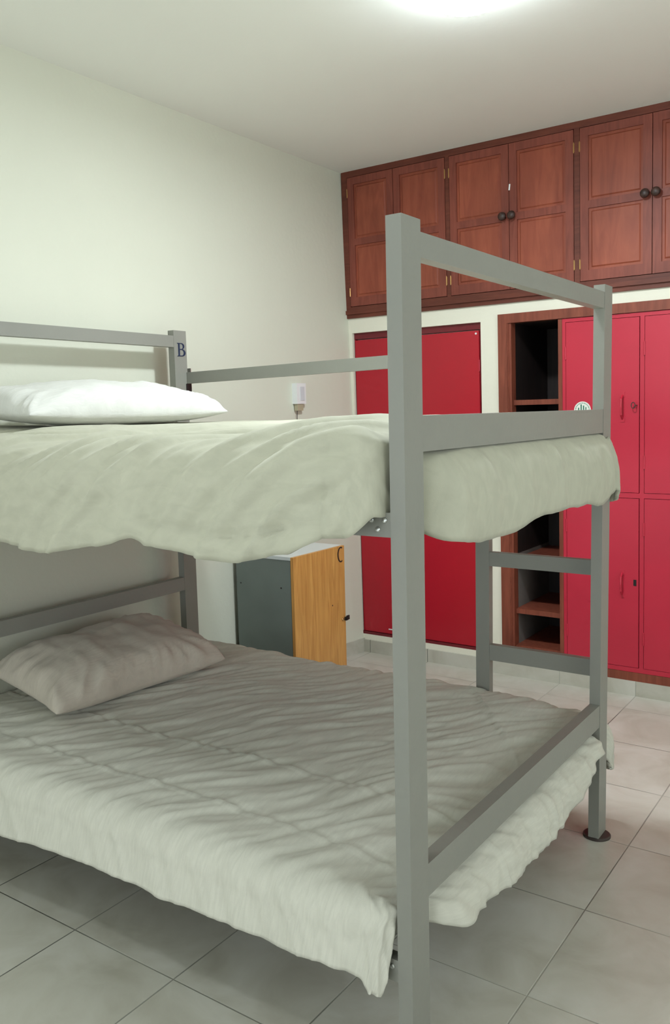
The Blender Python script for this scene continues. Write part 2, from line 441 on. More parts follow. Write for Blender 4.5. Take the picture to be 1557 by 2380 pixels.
# ------------------------------------------------------------------ red wall cupboard
cup = thing('wall_cupboard', 'wide plain dark red door in the cream wall beside the corner', 'cupboard', (0.46, 0, 0.107))
bm = bmesh.new()
add_box(bm, 0.052, 0.862, 0.020, 0.045, 1.850, 1.885); add_box(bm, 0.052, 0.862, 0.004, 0.045, 0.107, 0.122)
add_box(bm, 0.847, 0.862, 0.022, 0.045, 0.122, 1.850); add_box(bm, 0.052, 0.060, 0.022, 0.045, 0.122, 1.850)
shear(bm); obj('frame', bm, paint('maroon_frame_paint', (0.16, 0.012, 0.018), 0.45), cup)
bm = bmesh.new()
add_box(bm, 0.0615, 0.8455, 0.012, 0.034, 0.126, 1.844)
shear(bm); dr = obj('door', bm, M_REDD, cup, bevel=0.002)
for hz in (0.35, 1.0, 1.66):
    bm = lathe([(0.004, -0.03), (0.004, 0.03)], (0.8465, 0.011, hz), 'z', 10); shear(bm)
    obj('hinge', bm, M_RED, dr)
bm = lathe([(0.006, 0.0), (0.005, -0.003), (0.001, -0.004)], (0.829, 0.012, 1.828), 'y', 12); shear(bm); obj('paint_chip', bm, M_WHITEP, dr, label='bare white chip at the corner')
bm = box(0.235, 0.30, 0.0095, 0.0125, 0.150, 0.156); shear(bm); obj('paint_chip', bm, M_WHITEP, dr, label='scraped pale mark near the bottom')

# ------------------------------------------------------------------ wardrobe frame with open shelves
war = thing('wardrobe', 'reddish-brown wooden wardrobe frame with open dark shelf bay on its left', 'wardrobe', (1.2, 0, 0.072))
WX0, WX1 = 0.964, 2.555
bm = bmesh.new()
add_box(bm, WX0, 1.014, -0.012, 0.03, 0.073, 1.913)
add_box(bm, 1.014, WX1, -0.012, 0.03, 1.866, 1.913)
add_box(bm, 1.014, WX1, -0.006, 0.03, 0.073, 0.118)
add_box(bm, 2.478, WX1, -0.012, 0.03, 0.118, 1.866)
shear(bm); obj('frame', bm, M_WARD, war, bevel=0.0025)
bm = bmesh.new()
add_box(bm, 1.0145, 1.034, -0.003, 0.05, 0.118, 1.866)
add_box(bm, 1.0145, 1.020, -0.009, -0.003, 0.118, 1.866)
shear(bm); obj('door_jamb', bm, M_WARD, war, bevel=0.0015)
bm = box(1.283, 1.3035, -0.004, 0.50, 0.118, 1.864); shear(bm); obj('divider', bm, M_WARD, war)
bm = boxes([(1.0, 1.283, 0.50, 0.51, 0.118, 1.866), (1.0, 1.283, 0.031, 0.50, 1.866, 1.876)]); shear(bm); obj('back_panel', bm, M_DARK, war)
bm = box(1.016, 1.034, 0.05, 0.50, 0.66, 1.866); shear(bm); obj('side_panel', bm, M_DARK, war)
bm = box(1.016, 1.034, 0.05, 0.50, 0.118, 0.66); shear(bm); obj('side_panel', bm, M_PLAST, war, label='greyish plaster side of the lower shelves, lit patch in its colour')  # paler than the upper side: the lit patch is put into its colour
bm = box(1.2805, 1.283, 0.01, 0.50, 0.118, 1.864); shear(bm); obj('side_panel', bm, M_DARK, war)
for zt in (0.168, 0.366, 0.640, 1.050, 1.472):
    yy = 0.012 if zt < 0.2 else 0.022
    bm = box(1.0345, 1.280, yy, 0.498, zt-0.026, zt); shear(bm)
    obj('shelf', bm, M_WARD, war, bevel=0.0015)

# ------------------------------------------------------------------ red steel lockers
lk = thing('locker_cabinet', 'bank of red painted steel lockers inside the wooden wardrobe frame', 'locker', (1.9, 0, 0.12))
LX0, LX1 = 1.3045, 2.476
cols = ((1.321, 1.6825), (1.703, 2.0645), (2.085, 2.4465))
rowz = ((0.142, 0.984), (1.008, 1.846))
bm = bmesh.new()
fy0, fy1 = -0.004, 0.03
xs = [LX0] + [v for c in cols for v in c] + [LX1]
for i in range(0, len(xs), 2): add_box(bm, xs[i], xs[i+1], fy0, fy1, 0.119, 1.864)
for a, b_ in cols:
    for z0, z1 in ((0.119, 0.142), (0.984, 1.008), (1.846, 1.864)): add_box(bm, a, b_, fy0, fy1, z0, z1)
shear(bm); obj('frame', bm, M_RED, lk)
bm = boxes([(LX0, LX1, 0.031, 0.50, 0.119, 0.125), (LX0, LX1, 0.031, 0.50, 1.858, 1.864), (LX0, LX1, 0.494, 0.50, 0.125, 1.858),
            (LX0, LX0+.004, 0.031, 0.494, 0.125, 1.858), (LX1-.004, LX1, 0.031, 0.494, 0.125, 1.858)])
shear(bm); obj('carcass', bm, M_RED, lk)
for ci, (a, b_) in enumerate(cols):
    for ri, (z0, z1) in enumerate(rowz):
        e = 0.0022
        bm = box(a+e, b_-e-0.0012, -0.005, 0.018, z0+e, z1-e); shear(bm)
        dr = obj('door', bm, M_RED, lk, bevel=0.0015)
        hx = a + 0.280; hz0, hz1 = ((0.513, 0.608), (1.374, 1.473))[ri]
        bm = bmesh.new()
        add_tube(bm, [(hx, -0.005, hz0-0.006), (hx, -0.014, hz0), (hx, -0.030, hz0+0.012), (hx, -0.034, (hz0+hz1)/2), (hx, -0.030, hz1-0.012), (hx, -0.014, hz1), (hx, -0.005, hz1+0.006)], 0.0052, 10)
        for zz in (hz0-0.010, hz1+0.010): add_box(bm, hx-0.011, hx+0.011, -0.0075, -0.005, zz-0.013, zz+0.013)
        shear(bm); obj('handle', bm, M_RED, dr, smooth=False)
        kx, kz = a+0.341, (0.569, 1.430)[ri]
        bm = bmesh.new(); add_box(bm, kx-0.007, kx+0.007, -0.0065, -0.005, kz-0.015, kz+0.015); shear(bm)
        obj('lock', bm, M_BLACK if ri == 0 else M_RED, dr, label='black keyhole plate' if ri == 0 else None)
        if ri == 1 and ci == 0:
            bm = bmesh.new()
            pts = [(kx-0.004 + 0.009*cos(t*pi/8), -0.030, kz + 0.014*sin(t*pi/8)) for t in range(17)]
            add_tube(bm, pts, 0.0022, 6); add_tube(bm, [(kx+0.004, -0.028, kz), (kx+0.008, -0.006, kz)], 0.0022, 6); shear(bm)
            obj('key', bm, M_RUST, dr, label='small dark key left in the lock')
        for hz in (z0+0.15, z1-0.15):
            bm = lathe([(0.0045, -0.032), (0.0045, 0.032)], (a+0.0005, -0.006, hz), 'z', 10); shear(bm)
            obj('hinge', bm, M_RED, dr)
        if ri == 1 and ci == 0:
            sx, sz, R = 1.4055, 1.413, 0.042
            bm = lathe([(R, 0), (R, -0.0008)], (sx, -0.0052, sz), 'y', 48); shear(bm)
            st = obj('sticker', bm, M_PAPER, dr, label='round white sticker with green emblem and ring lettering')
            bm = bmesh.new()
            for k in range(46):                       # tiny ring lettering
                a_ = 2*pi*k/46; c_, s_ = cos(a_), sin(a_)
                h = 0.0045 if k % 3 else 0.006
                u = Vector((c_, 0, s_)); t = Vector((-s_, 0, c_)); c0 = Vector((sx, -0.0064, sz)) + u*0.0345
                w = 0.0016 if k % 2 else 0.0010
                vs = [bm.verts.new(c0 + t*w*p + u*h*0.5*q) for p, q in ((-1,-1),(1,-1),(1,1),(-1,1))]
                bm.faces.new(vs)
            add_box(bm, sx-0.0215, sx-0.016, -0.0070, -0.0061, sz-0.020, sz+0.012)
            add_box(bm, sx-0.009, sx-0.003, -0.0070, -0.0061, sz-0.020, sz+0.028)
            add_box(bm, sx+0.003, sx+0.009, -0.0070, -0.0061, sz-0.020, sz+0.022)
            add_box(bm, sx+0.015, sx+0.020, -0.0070, -0.0061, sz-0.020, sz+0.014)
            add_box(bm, sx-0.024, sx+0.024, -0.0070, -0.0061, sz-0.025, sz-0.020)
            shear(bm); obj('emblem', bm, M_GREENI, st)

# ------------------------------------------------------------------ bunk bed
XF, SX, SY, YN, YD, XH, PH = 1.990, 0.0346, 0.0746, -2.7455, -1.4405, 0.1336, 1.800
bed = thing('bunk_bed', 'grey painted bunk bed frame with ladder and letter B on its headboard post', 'bunk bed', (1.06, -2.09, 0))
posts = {}
for key, (x1, ya) in {'nf': (XF, YN), 'ff': (XF, YD-SY), 'nh': (XH, YN), 'fh': (XH, YD-SY)}.items():
    p = obj('post', box(x1-SX, x1, ya, ya+SY, 0.006, PH), M_GREY, bed, bevel=0.003)
    posts[key] = p
    obj('foot_disc', lathe([(0.045, 0.0), (0.045, 0.005), (0.041, 0.008)], (x1-SX/2, ya+SY/2, 0), 'z', 36), M_RUST, p, label='round dark floor disc')
def rail(name, a, b_, **k):
    return obj(name, box(*a) if not isinstance(a, bmesh.types.BMesh) else a, M_GREY, bed, bevel=0.003, **k)
IN0, IN1 = YN+SY, YD-SY
e = 0.0005
for xx in (XF, XH):
    foot = xx > 1
    obj('top_rail', box(xx-0.0335, xx-0.001, IN0+e, IN1-e, 1.728, 1.777), M_GREY, bed, bevel=0.003)
    obj('end_rail', box(xx-0.0335, xx-0.001, IN0+e, IN1-e, 1.346 if foot else 1.178, 1.419 if foot else 1.245), M_GREY, bed, bevel=0.003)
    if foot: obj('end_rail', box(xx-0.0335, xx-0.001, IN0+e, IN1-e, 0.391, 0.465), M_GREY, bed, bevel=0.003)
    else:
        obj('end_rail', box(xx-0.0335, xx-0.001, IN0+e, IN1-e, 0.660, 0.718), M_GREY, bed, bevel=0.003)
        obj('end_rail', box(xx-0.0335, xx-0.001, IN0+e, IN1-e, 0.222, 0.290), M_GREY, bed, bevel=0.003)
for zz, hh in ((1.178, 0.050), (0.222, 0.050)):
    for ya, s in ((YN, 1), (YD-0.030, 1)):
        r = obj('side_rail', box(XH+e, XF-SX-e, ya+0.002, ya+0.030, zz, zz+hh), M_GREY, bed, bevel=0.003)
        yo = ya+0.002 if ya == YN else ya+0.030
        d = -1 if ya == YN else 1
        for bx, bz in ((1.910, 0.034), (1.941, 0.034), (1.925, 0.015), (0.180, 0.034), (0.149, 0.034), (0.165, 0.015)):
            bm = lathe([(0.0058, 0), (0.0058, d*0.002), (0.004, d*0.0042), (0.001, d*0.0048)], (bx, yo, zz+bz), 'y', 14)
            obj('bolt', bm, M_STEEL, r, smooth=False, label='zinc bolt head')
    for i in range(11):
        x = lerp(0.24, 1.84, i/10)
        obj('slat', box(x-0.035, x+0.035, YN+0.031, YD-0.031, zz+0.028, zz+0.044), M_GREY, bed)
# ladder on the far side
lad_x0, lad_x1 = 1.515, 1.567
ly0, ly1 = YD-0.034, YD-0.002
ls = obj('ladder_stile', boxes([(lad_x0, lad_x1, YD+0.001, YD+0.031, 0.003, 1.226)]), M_GREY, bed, bevel=0.003)
for z0, z1 in ((0.876, 0.926), (0.533, 0.590)):
    obj('rung', boxes([(lad_x1-0.002, XF-SX+0.004, YD+0.003, YD+0.028, z0, z1)]), M_GREY, bed, bevel=0.003)
# guard rail on the far side, ends in a leg standing on the side rail
bm = bmesh.new()
add_beam(bm, (XH-0.004, YD+0.004, 1.597), (1.205, YD+0.004, 1.612), 0.022, 0.049)
gr = obj('guard_rail', bm, M_GREY, bed, bevel=0.003)
bm = box(1.176, 1.226, YD+0.001, YD+0.030, 1.228, 1.586)
obj('guard_leg', bm, M_GREY, bed, bevel=0.003)
bm = bmesh.new()
add_box(bm, XH-0.016, XH+0.004, YD+0.0155, YD+0.019, 1.545, 1.640)
obj('bracket', bm, M_STEEL, bed)
bm = bmesh.new()
add_box(bm, XH+0.0005, XH+0.004, YD-0.012, YD+0.018, 1.535, 1.572)
obj('bracket', bm, M_BLACK, bed, label='dark hinge plate below the guard rail')
# letter B (serif) on the far head post
def serifB():
    s = []
    out = [(0, 0), (0.55, 0)] + arc(0.56, 0.27, 0.42, 0.27, -90, 75, 14) + [(0.66, 0.53)] + arc(0.50, 0.765, 0.36, 0.235, -60, 90, 12) + [(0, 1.0), (0, 0.96), (0.12, 0.94), (0.12, 0.06), (0, 0.04)]
    h1 = [(0.30, 0.06)] + arc(0.50, 0.275, 0.27, 0.215, -90, 90, 12) + [(0.30, 0.49)]
    h2 = [(0.30, 0.55)] + arc(0.46, 0.745, 0.22, 0.195, -90, 90, 12) + [(0.30, 0.94)]
    return [out, h1, h2]
Mb = Matrix(((0, 0, 1, XH+0.0012), (0.050, 0, 0, -1.4975), (0, 0.057, 0, 1.690), (0, 0, 0, 1)))
glyph('letter_b', serifB(), Mb, 0.0016, M_NAVY, posts['fh'])['label'] = 'navy serif letter B'

# ------------------------------------------------------------------ mattresses
for nm, z0, z1, lb in (('mattress', 1.223, 1.350, 'thin mattress on the upper bunk under the pale duvet'), ('mattress', 0.267, 0.372, 'thin mattress on the lower bunk under the pale duvet')):
    o = obj(nm, box(0.145, 1.895, -2.690, -1.495, z0, z1), M_MATT, bevel=0.03, bevel_seg=4, smooth=True, origin=(1.03, -2.09, z0))
    tag(o, lb, 'mattress')

# ------------------------------------------------------------------ duvets
def nz(x, y, s=0.0): return noise.noise(Vector((x, y, s)))
def ridge(u, v, s):            # soft creases: sharpened noise
    n = noise.noise(Vector((u, v, s)))
    return math.exp(-(n*4.2)**2)
POST_BOX = [(XF-SX-0.004, XF+0.004, YN-0.004, YN+SY+0.004), (XF-SX-0.004, XF+0.004, YD-SY-0.004, YD+0.004), (XH-SX-0.004, XH+0.004, YN-0.004, YN+SY+0.004), (XH-SX-0.004, XH+0.004, YD-SY-0.004, YD+0.004)]

def make_duvet(upper):
    if upper:
        XI, YI, YFI = 1.850, -2.715, -1.475
        ztop = lambda a, b: 1.398 - 0.036*(1-sstep(-2.715, -2.40, b))*(1-0.8*sstep(1.55, 1.84, a)) + 0.008*sstep(1.2, 1.8, a)
        foot = [(0, 0, 0), (0.05, 0.048, -0.010), (0.08, 0.077, -0.022), (0.106, 0.098, -0.038), (0.124, 0.106, -0.055), (0.142, 0.125, -0.060), (0.165, 0.147, -0.070),
                (0.20, 0.167, -0.098), (0.24, 0.180, -0.136), (0.28, 0.186, -0.176), (0.33, 0.184, -0.228), (0.40, 0.170, -0.295)]
        HB = 0.095
        near_hem = [(0.1, 1.10), (0.69, 1.113), (0.99, 1.094), (1.22, 1.128), (1.33, 1.155), (1.38, 1.138), (1.63, 1.122), (1.78, 1.150), (1.86, 1.180), (1.93, 1.238), (2.2, 1.25)]
        foot_hem = [(-2.75, 1.240), (-2.70, 1.215), (-2.60, 1.152), (-2.45, 1.138), (-2.34, 1.134), (-2.13, 1.155), (-1.80, 1.150), (-1.64, 1.134), (-1.52, 1.150), (-1.40, 1.19)]
        far_hem = [(0, 1.12), (2, 1.12)]
    else:
        XI, YI, YFI = 1.850, -2.710, -1.470
        ztop = lambda a, b: 0.418 + 0.010*sin((b+2.1)*2.4) - 0.012*sstep(1.72, 1.86, a) - 0.02*(1-sstep(0.15, 0.5, a))*0
        foot = [(0, 0, 0), (0.06, 0.055, -0.008), (0.09, 0.083, -0.020), (0.110, 0.100, -0.035), (0.140, 0.128, -0.044), (0.175, 0.158, -0.062),
                (0.21, 0.176, -0.095), (0.25, 0.182, -0.135), (0.32, 0.180, -0.200)]
        HB = 0.095
        near_hem = [(0.1, 0.215), (0.63, 0.226), (1.0, 0.245), (1.19, 0.250), (1.4, 0.246), (1.62, 0.250), (1.80, 0.252), (1.855, 0.235), (1.875, 0.210), (1.92, 0.200), (1.96, 0.235), (2.2, 0.30)]
        foot_hem = [(-2.75, 0.330), (-2.68, 0.320), (-2.57, 0.285), (-2.45, 0.278), (-2.30, 0.264), (-2.15, 0.256), (-1.95, 0.262), (-1.81, 0.276), (-1.61, 0.330), (-1.50, 0.320), (-1.40, 0.21)]
        far_hem = [(0, 0.27), (1.6, 0.27), (1.95, 0.20)]
    zt_edge = ztop(1.0, -2.0)
    R = 0.125 if upper else 0.085
    def side_prof(e, bulge):
        if e < R*pi/2:
            th = e/R; return R*sin(th), -R*(1-cos(th))
        d = e - R*pi/2
        return R + bulge*sin(min(1, d/0.22)*pi*0.75), -(R + d)
    def foot_prof(e):
        for p, q in zip(foot, foot[1:]):
            if e <= q[0]:
                t = (e-p[0])/(q[0]-p[0]); return lerp(p[1], q[1], t), lerp(p[2], q[2], t)
        q = foot[-1]; return q[1], q[2] - (e-q[0])
    # grid in flat cloth coordinates, v > edge means skirt rows are normalised to the hem
    st = 0.0125
    SK = 26
    A_in = [lerp(0.018, XI, i/190) for i in range(191)]
    B_in = [lerp(YI, YFI, i/130) for i in range(131)]
    ks = [(k+1)/SK for k in range(SK)]
    def hemval(tab, v, seed):
        return interp(tab, v) + 0.007*nz(v*9, seed, 1) + 0.0022*nz(v*24, seed, 2)
    def excess_for(h, zt, prof):
        # arc length that reaches the wanted height
        lo, hi = 0.0, 0.8
        for _ in range(22):
            mid = (lo+hi)/2
            if zt + prof(mid)[1] > h: lo = mid
            else: hi = mid
        return lo
    verts = []; uvs = []
    nA = len(A_in) + SK; nB = len(B_in) + 2*SK
    import functools
    bulge = 0.018 if upper else 0.028
    def near_x(a):            # near drape draws in towards the post
        return 1 - 0.62*sstep(1.80, 1.93, a)
    def foot_x(b):
        k = lerp(0.50, 1.0, sstep(YN+SY-0.005, YN+SY+0.10, b))
        k *= lerp(1.0, 0.92 if upper else 0.62, sstep(-1.56, -1.50, b))
        return k
    def dish(a, b, kb=0):
        # pillow-soft wrinkles in flat cloth coordinates; returns the displacement along the normal
        if upper:
            w = 0.010*nz(a*2.6, b*2.6, 3)
            # broad pulls running diagonally over the near edge
            c, s = cos(radians(46)), sin(radians(46))
            u = a*c - b*s; v = a*s + b*c
            wob = 0.10*nz(a*2, b*2, 9)
            m = 0.35 + 0.65*sstep(-2.35, -2.62, b)
            m *= 1 + 0.5*math.exp(-((b+2.68)/0.07)**2)
            w += m*(0.016*(ridge((u+wob)*6.0, v*0.9, 11)-0.3) + 0.015*(ridge((u+wob)*11, v*1.4, 12)-0.3) + 0.006*(ridge((u+wob)*27, v*4.5, 14)-0.3) + 0.0020*nz((u+wob)*42, v*6, 13))
            if kb > 0:
                q = sstep(1.32, 1.38, a)*(1-sstep(1.76, 1.84, a))
                w += q*(-0.010*math.exp(-((kb-0.84-0.03*nz(a*5, 1, 50))/0.022)**2) + 0.006*sstep(0.86, 0.92, kb))
                w += 0.010*math.exp(-((a-1.325-0.5*(1-kb)*0.12)/0.02)**2)*sstep(0.7, 0.95, kb)
            fo = sstep(1.84, 1.95, a)
            fo *= 0.15 + 0.85*sstep(1.985, 2.05, a)
            w = w*(1-fo*0.85)*(1-0.9*sstep(1.86, 1.93, a)*(1-sstep(2.0, 2.06, a))) + fo*(0.007*(ridge(b*6 - a*3.5 + 0.8*nz(a*3, b*3, 21), a*2.0, 22)-0.3) + 0.003*nz(b*15 - a*8, a*4, 23))
        else:
            ang = radians(56)
            d = Vector((cos(ang), sin(ang)))
            u = -a*d.y + b*d.x; v = a*d.x + b*d.y
            wob = 0.07*nz(a*2.3, b*2.3, 5)
            w = 0.010*nz(a*2.0, b*2.3, 31)
            top = sstep(-2.82, -2.66, b)
            w += (0.25+0.75*top)*(0.0085*nz((u+wob)*17, v*3.2, 32) + 0.0060*(ridge((u+wob)*24, v*4.5, 33)-0.3) + 0.0020*nz((u+wob)*55, v*12, 34))
            dr = 1-top
            w += dr*(0.008*nz((a+0.5*b)*9, b*2.5, 36) + 0.005*(ridge((a+0.7*b)*16, b*3, 37)-0.3))
            # stitched creases along the bed
            for yc in (-2.345, -2.612):
                yy = yc + 0.006*nz(a*3, yc, 40)
                w += 0.0045*math.exp(-((b-yy)/0.006)**2) - 0.003*math.exp(-((b-yy-0.012)/0.010)**2)
            # diagonal crease at the foot
            t = clamp((a-1.52)/(1.95-1.52)); yl = lerp(-1.47, -2.02, t)
            w += 0.006*math.exp(-((b-yl)/0.010)**2)*sstep(1.45, 1.55, a)
            fo = sstep(1.86, 1.98, a)
            w += fo*(0.009*nz(b*8, a*3, 41) + 0.005*(ridge(b*17 + a*6, a*3, 42)-0.3))
            w -= 0.006*sstep(1.80, 1.90, a)*(1-sstep(1.90, 1.96, a))
        return w
    for i in range(nA):
        ia = min(i, len(A_in)-1); a0 = A_in[ia]; ka = 0 if i < len(A_in) else ks[i-len(A_in)]
        row = []
        for j in range(nB):
            if j < SK: b0 = YI; kb = ks[SK-1-j]; sd = -1
            elif j >= SK+len(B_in): b0 = YFI; kb = ks[j-SK-len(B_in)]; sd = 1
            else: b0 = B_in[j-SK]; kb = 0; sd = 0
            zt = ztop(a0, b0)
            if ka == 0 and kb == 0:
                x, y, z = a0, b0, zt; ea = eb = 0
                # head end falls a little
                fl = (a0, b0)
            elif kb == 0:
                h = hemval(foot_hem, b0, 3.1); L = excess_for(h, zt, foot_prof); ea = L*ka
                hx, hz = foot_prof(ea); k = foot_x(b0)
                # only the part beyond the rail bulges
                hx = hx if hx < 0.09 else 0.09 + (hx-0.09)*((k-0.5)/0.5 if k > 0.5 else 0)
                x, y, z = a0 + hx, b0, zt + hz; fl = (a0+ea, b0)
            elif ka == 0:
                tab = near_hem if sd < 0 else far_hem
                h = hemval(tab, a0, 7.7*sd); L = excess_for(h, zt, lambda q: side_prof(q, bulge)); eb = L*kb
                hy, hz = side_prof(eb, bulge)
                if sd < 0: hy *= near_x(a0)
                else: hy = min(hy, 0.03) if upper else hy*0.75
                x, y, z = a0, b0 + sd*hy, zt + hz; fl = (a0, b0 + sd*eb)
            else:
                # corner: a fan; direction angle from ka:kb
                r = max(ka, kb); ph = math.atan2(kb, ka)      # 0 = foot, pi/2 = side
                w = ph/(pi/2)
                hf = hemval(foot_hem, b0, 3.1); tab = near_hem if sd < 0 else far_hem
                hs_a = 1.85 + 0.10*(1-w)
                hs = hemval(tab, hs_a, 7.7*sd)
                if sd < 0:
                    # flap of the near corner hangs beside the post
                    h = lerp(hf, hs, sstep(0.25, 0.55, w))
                else: h = lerp(hf, hs, w) - (0.02 if upper else 0.05)*sin(w*pi)
                zt2 = zt
                Lf = excess_for(h, zt2, foot_prof); Ls = excess_for(h, zt2, lambda q: side_prof(q, bulge))
                fx, fz = foot_prof(Lf*r); sy_, sz = side_prof(Ls*r, bulge)
                z = zt2 + lerp(fz, sz, w)
                if sd < 0:
                    hx = min(fx, 0.092); hy = sy_*near_x(a0)
                    x = a0 + hx*cos(ph)**0.6 if ph < pi/2-1e-6 else a0
                    y = b0 - hy*sin(ph)
                    x = a0 + hx*(cos(ph)**0.45)
                else:
                    fx = min(fx, 0.09) + max(0, fx-0.09)*((0.45 + 0.55*r) if upper else 1.0)
                    hy = (0.050 + 0.025*r if upper else 0.115)*min(1, sy_/R)
                    x = a0 + fx*(cos(ph)**0.45); y = b0 + hy*(sin(ph)**0.8)
                    if not upper:
                        kk = foot_x(b0)
                        x = a0 + lerp(min(fx, 0.09+0.09*(kk-.5)), fx, sin(ph)**0.7)*(cos(ph)**0.4)
                fl = (a0 + Lf*r*cos(ph), b0 + sd*Ls*r*sin(ph))
            row.append(Vector((x, y, z))); uvs.append((fl, kb if (ka == 0 and sd < 0) else 0))
        verts.append(row)
    bm = bmesh.new()
    V = [[bm.verts.new(p) for p in r] for r in verts]
    lay = bm.loops.layers.uv.new('UVMap')
    idx = {}; kbs = {}
    k = 0
    for i in range(nA):
        for j in range(nB):
            idx[V[i][j]] = uvs[k][0]; kbs[V[i][j]] = uvs[k][1]; k += 1
    for i in range(nA-1):
        for j in range(nB-1):
            f = bm.faces.new((V[i][j], V[i+1][j], V[i+1][j+1], V[i][j+1]))
            for lp in f.loops: lp[lay].uv = idx[lp.vert]
            f.smooth = True
    bm.normal_update()
    disp = {}
    for i in range(nA):
        for j in range(nB):
            v = V[i][j]; fl = idx[v]
            w = dish(*fl, kbs[v])
            # hem: the puffy rim rolls under
            disp[v] = v.normal * w * (1 if v.normal.z > -0.2 else 0.6)
    for v, d in disp.items(): v.co += d
    # cut the cloth where the posts stand
    kill = []
    for f in bm.faces:
        c = f.calc_center_median()
        for (x0, x1, y0, y1) in POST_BOX:
            if x0 < c.x < x1 and y0 < c.y < y1: kill.append(f); break
    bmesh.ops.delete(bm, geom=kill, context='FACES')
    z0 = 0.2 if not upper else 1.1
    o = obj('duvet', bm, M_DUV2 if upper else M_DUV, smooth=True, origin=(1.05, -2.09, z0))
    md = o.modifiers.new('thickness', 'SOLIDIFY'); md.thickness = 0.012; md.offset = -1.0
    return o
def keep_clear(o, lo):
    return o
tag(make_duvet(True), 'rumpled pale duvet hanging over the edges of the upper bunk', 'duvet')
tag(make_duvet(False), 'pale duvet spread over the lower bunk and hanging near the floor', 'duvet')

# ------------------------------------------------------------------ pillows
def make_pillow(cx, cy, z0, hl, hw, th, rot, tilt, mat, seed, label, amp=1.0):
    """long axis along local x; th = thickness"""
    bm = bmesh.new(); n, m_ = 64, 44
    lay = bm.loops.layers.uv.new('UVMap')
    grids = []; uv = {}
    for side in (1, -1):
        g = []
        for i in range(n+1):
            row = []
            for j in range(m_+1):
                u = -1 + 2*i/n; v = -1 + 2*j/m_
                # denser near the rim
                u = math.copysign(1-(1-abs(u))**1.25, u); v = math.copysign(1-(1-abs(v))**1.25, v)
                prof = max(0, (1-abs(u)**3.6))**0.50 * max(0, (1-abs(v)**3.0))**0.50
                X = u*hl*(1-0.07*(1-v*v)*abs(u)**3) ; Y = v*hw*(1-0.09*(1-u*u)*abs(v)**3)
                t = th*prof
                Z = t*0.68 if side > 0 else -t*0.32
                if side > 0:
                    rim = sstep(0.0, 0.55, 1-prof)
                    ang = math.atan2(v*hw, u*hl)
                    Z += amp*(0.010*nz(X*6, Y*6, seed) + 0.006*prof**.5*nz(X*3+Y*14, Y*4-X*9, seed+2))*min(1, prof*3)
                    # gathered puckers by the seam
                    Z += amp*0.011*rim*min(1, prof*4)*(ridge(ang*7 + 0.6*nz(X*5, Y*5, seed+5), prof*0.8, seed+6)-0.3)
                    Z += amp*0.004*nz(X*30, Y*12, seed+8)*min(1, prof*3)
                else:
                    Z *= 1
                Xd = X + 0.006*nz(v*3, seed, 1)*abs(u)**6; Yd = Y + 0.008*nz(u*5, seed, 4)*abs(v)**6
                if side < 0 and (i in (0, n) or j in (0, m_)):
                    row.append(grids[0][i][j]); continue
                vt = bm.verts.new((Xd, Yd, Z)); uv[vt] = (X, Y); row.append(vt)
            g.append(row)
        grids.append(g)
        for i in range(n):
            for j in range(m_):
                q = (g[i][j], g[i+1][j], g[i+1][j+1], g[i][j+1])
                if side < 0: q = q[::-1]
                try: f = bm.faces.new(q)
                except ValueError: continue
                f.smooth = True
                for lp in f.loops: lp[lay].uv = uv[lp.vert]
    M = Matrix.Translation((cx, cy, z0 + th*0.32)) @ Matrix.Rotation(rot, 4, 'Z') @ Matrix.Rotation(tilt, 4, 'X')
    bmesh.ops.transform(bm, matrix=M, verts=bm.verts)
    o = obj('pillow', bm, mat, smooth=True, origin=(cx, cy, z0))
    return tag(o, label, 'pillow')
make_pillow(0.325, -2.105, 0.440, 0.385, 0.220, 0.195, radians(90-4), radians(9), M_PIL, 3.3, 'beige rumpled pillow at the head of the lower bunk', 1.6)
make_pillow(0.330, -2.100, 1.412, 0.435, 0.230, 0.150, radians(90-3), radians(4), M_PIL2, 8.1, 'white pillow at the head of the upper bunk', 1.3)

# ------------------------------------------------------------------ bedside locker C
lc = thing('bedside_cabinet', 'grey-sided bedside cabinet with orange pine door marked C beyond the bed', 'cabinet', (0.20, -0.84, 0))
xa, ya, yb, zb, zt = 0.030, -1.055, -0.628, 0.0, 0.755
t = 0.016
bm = boxes([(xa, 0.371, ya, ya+t, zb, zt-0.017)]); sp_ = obj('side_panel', bm, M_LGREY, lc, bevel=0.001)
for px, pz in ((0.058, 0.604), (0.312, 0.602)):
    obj('screw', lathe([(0.004, 0), (0.004, -0.001), (0.0005, -0.0012)], (px, ya, pz), 'y', 12), M_BLACK, sp_)
obj('side_panel', box(xa, 0.371, yb-t, yb, zb, zt-0.017), M_LGREY, lc, bevel=0.001)
obj('back_panel', box(xa, xa+0.006, ya+t, yb-t, 0.05, zt-0.017), M_LGREY, lc)
obj('bottom_panel', box(xa+.006, 0.371, ya+t, yb-t, 0.06, 0.076), M_LGREY, lc)
obj('top_panel', box(xa-0.004, 0.373, ya-0.001, yb+0.001, zt-0.016, zt), M_LTOP, lc, bevel=0.001, label='pale top board')
cd = obj('door', box(0.3735, 0.3895, ya-0.001, yb, 0.045, zt-0.001), M_PINE, lc, bevel=0.0015, label='orange pine door')
def thinC():
    o_ = arc(0.55, 0.5, 0.50, 0.50, 62, 298, 26); i_ = arc(0.56, 0.5, 0.36, 0.42, 298, 62, 26)
    return [o_ + i_]
Mc = Matrix(((0, 0, 1, 0.3895+0.0010), (0.058, 0, 0, -0.692), (0, 0.080, 0, 0.671), (0, 0, 0, 1)))
glyph('letter_c', thinC(), Mc, 0.0012, M_INK, cd)['label'] = 'dark letter C'
